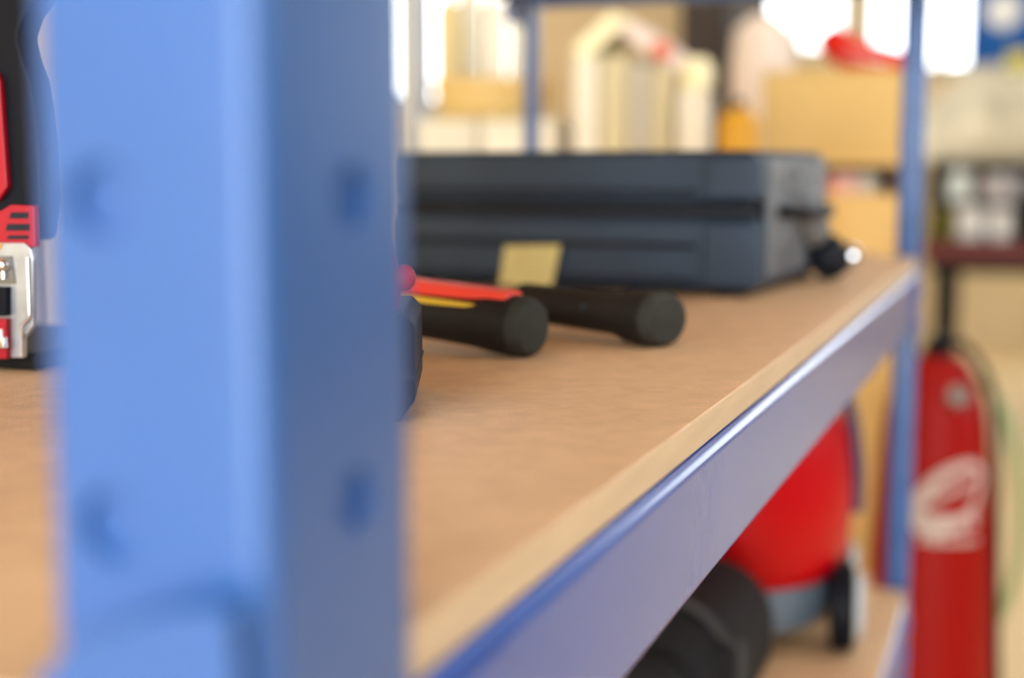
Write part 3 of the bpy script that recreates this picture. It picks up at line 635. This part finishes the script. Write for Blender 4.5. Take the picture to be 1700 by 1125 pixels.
# ------------------------------------------------------------------ far right: machine bench, sign, hose
fx = 6.2
def fy(px): return onx(px, 300, fx).y
def fz(py): return onx(1620, py, fx).z
ym, yn = fy(1900), fy(1535)
mb = thing('machine_bench', 'long black steel bench with dark red front rail at the far end of the aisle', 'bench', (fx+.4, (ym+yn)/2, 0))
zt4 = fz(398)
bm = B(); b3(bm, (fx, ym, zt4-.05), (fx+.8, yn, zt4), .004); obj('bench_top', bm, DARKM, mb)
bm = B(); b3(bm, (fx-.012, ym, fz(432)), (fx, yn, fz(402)), .003); obj('front_rail', bm, DRED, mb)
bm = B(); b3(bm, (fx+.02, ym+.02, fz(455)), (fx+.78, yn-.02, zt4-.05), .004); obj('skirt', bm, DARKM, mb)
for y in (ym+.05, yn-.12):
    for x in (fx+.05, fx+.65):
        bm = B(); b3(bm, (x, y, 0), (x+.07, y+.07, fz(455)), .004); obj('leg', bm, DARKM, mb)
# dark racks on the bench; pale tins added in place of round highlights
rk = thing('parts_rack', 'black steel parts rack on the far bench holding tins put in for highlights', 'rack', (fx+.3, (ym+yn)/2, zt4))
for i, py in enumerate((398, 335, 268)):
    if i: 
        bm = B(); b3(bm, (fx+.05, ym+.1, fz(py)-.012), (fx+.45, yn-.01, fz(py)), .002); obj('rack_shelf', bm, DARKM, rk)
bm = B(); b3(bm, (fx+.45, ym+.1, zt4), (fx+.47, yn-.01, fz(268)), .002); obj('back_panel', bm, DARKM, rk)
for y in (ym+.1, (ym+yn)/2, yn-.03):
    bm = B(); b3(bm, (fx+.04, y, zt4), (fx+.46, y+.02, fz(269)), .002); obj('upright', bm, DARKM, rk)
GL = mat('highlight_tin_pale', (.92, .90, .87), .25)
def tin(px, zb_, r, h, m, lab, grp=None):
    y = fy(px); t = thing('tin', lab, 'tin', (fx+.14, y, zb_), grp); M = Matrix.Translation((fx+.14, y, zb_+.0006))
    bm = B(); lathe(bm, [(r*.95, 0), (r, .003), (r, h-.006), (r*.96, h-.003)], 28, M); obj('tin_body', bm, m, t)
    bm = B(); lathe(bm, [(r*1.02, h-.006), (r*1.02, h), (r*.9, h+.001)], 28, M); obj('lid', bm, CHROME, t)
s1, s2 = fz(335), zt4
TE = mat('highlight_tin_cyan', (.82, .92, .90), .3); 
tin(1588, s1, .055, .125, TE, 'pale greenish white tin for a round highlight, on the upper parts rack shelf, nearest the far post')
tin(1612, s1, .012, .12, mat('rust_tin', (.35, .15, .1), .5), 'narrow rust brown tin between two pale tins')
tin(1652, s1, .050, .11, mat('highlight_tin_pink', (.60, .55, .55), .3), 'pinkish grey tin for a round highlight, on the upper parts rack shelf')
tin(1690, s1, .040, .11, mat('highlight_tin_grey', (.48, .47, .50), .3), 'grey tin for a round highlight, at the frame edge on the upper parts rack shelf')
tin(1610, s2, .060, .135, GL, 'large pale tin for a round highlight on the bench, lower row nearest the post')
tin(1664, s2, .052, .13, GL, 'large pale tin for a round highlight on the bench, second in the lower row')
tin(1564, s2, .030, .14, mat('olive_tin', (.30, .25, .02), .4), 'olive yellow tin at the post end of the lower row')
# beige covered engine on the rack
eg = B(); b2 = bmesh.new(); bmesh.ops.create_icosphere(b2, subdivisions=4, radius=1)
ye = fy(1650); zz = fz(268)
for v in b2.verts:
    n = .06*math.sin(v.co.x*5+1)+.05*math.sin(v.co.y*9)+.04*math.cos(v.co.z*7)
    v.co *= 1+n; v.co.x *= .17; v.co.y *= .30; v.co.z = max(-.25, v.co.z)*.30+.075
merge(eg, b2, Matrix.Translation((fx+.24, ye, zz+.001)))
tag(obj('canvas_cover', eg, BEIGE), 'beige canvas covered bundle on top of the parts rack', 'canvas bundle')
# blue board on the wall with a white disc, green and yellow crates below it
sxx = 7.4
a0, a1 = onx(1606, 60, sxx), onx(1800, 60, sxx)
sg = thing('wall_sign', 'blue board with a white disc hanging high at the far end', 'sign', (sxx, (a0.y+a1.y)/2, onx(1650, 108, sxx).z))
bm = B(); b3(bm, (sxx, a1.y, onx(1650, 108, sxx).z), (sxx+.03, a0.y, onx(1650, -90, sxx).z), .004); obj('board', bm, BLUE, sg)
bm = B(); c = onx(1666, 18, sxx); lathe(bm, [(.085, 0), (.085, .006), (.08, .008)], 36, Matrix.Translation((sxx, c.y, c.z)) @ Matrix.Rotation(-PI/2, 4, 'Y')); obj('white_disc', bm, WHITE, sg, label='white disc')
bm = B()
for y in (a1.y+.05, a0.y-.05): tube(bm, [(sxx+.015, y, onx(1650, -90, sxx).z-.01), (sxx+.015, y, ZC)], .004, 8)
obj('hanging_wire', bm, STEEL, sg)
# green crate and yellow bottle on the covered bundle's neighbour shelf
gx2 = fx+.25
for px, py, r, h, m, nm, lab in ((1672, 138, .055, .045, GREENB, 'green_lid', 'green round tub on the beige canvas bundle'), (1690, 122, .05, .10, mat('yellow_tin', (.62, .52, .05), .5), 'yellow_tin', 'yellow tin on the beige canvas bundle')):
    p = onx(px, py, gx2); bm = B(); lathe(bm, [(r*.9, 0), (r, .01), (r, h-.01), (r*.9, h)], 28, Matrix.Translation((gx2+(.0 if r > .052 else .12), p.y, p.z-.0))); tag(obj(nm, bm, m), lab, 'tub' if 'green' in nm else 'tin')

# green hose hanging in a loop beyond the extinguisher
hx = 2.6
hp = [onx(px, py, hx) for px, py in ((1640, 640), (1672, 700), (1692, 780), (1698, 860), (1688, 940), (1666, 1005), (1640, 1040), (1590, 1058), (1555, 1030), (1535, 960), (1530, 850), (1545, 740), (1570, 660), (1612, 632), (1640, 640))]
hs = thing('hose_stand', 'green hose coil hanging on a slim steel stand behind the extinguisher', 'hose', (hx, hp[0].y, 0))
bm = B(); tube(bm, smooth_pts(hp, 6), .009, 10); obj('green_hose', bm, GREEN, hs)
bm = B(); hq = onx(1600, 640, hx+.03); tube(bm, [(hq.x, hq.y, 0), (hq.x, hq.y, hq.z+.03)], .012, 12); tube(bm, [(hq.x, hq.y, hq.z), (hq.x-.05, hq.y, hq.z), (hq.x-.055, hq.y, hq.z+.02)], .005, 8); lathe(bm, [(.10, 0), (.10, .012), (.02, .02)], 28, Matrix.Translation((hq.x, hq.y, 0))); obj('stand', bm, STEELD, hs)
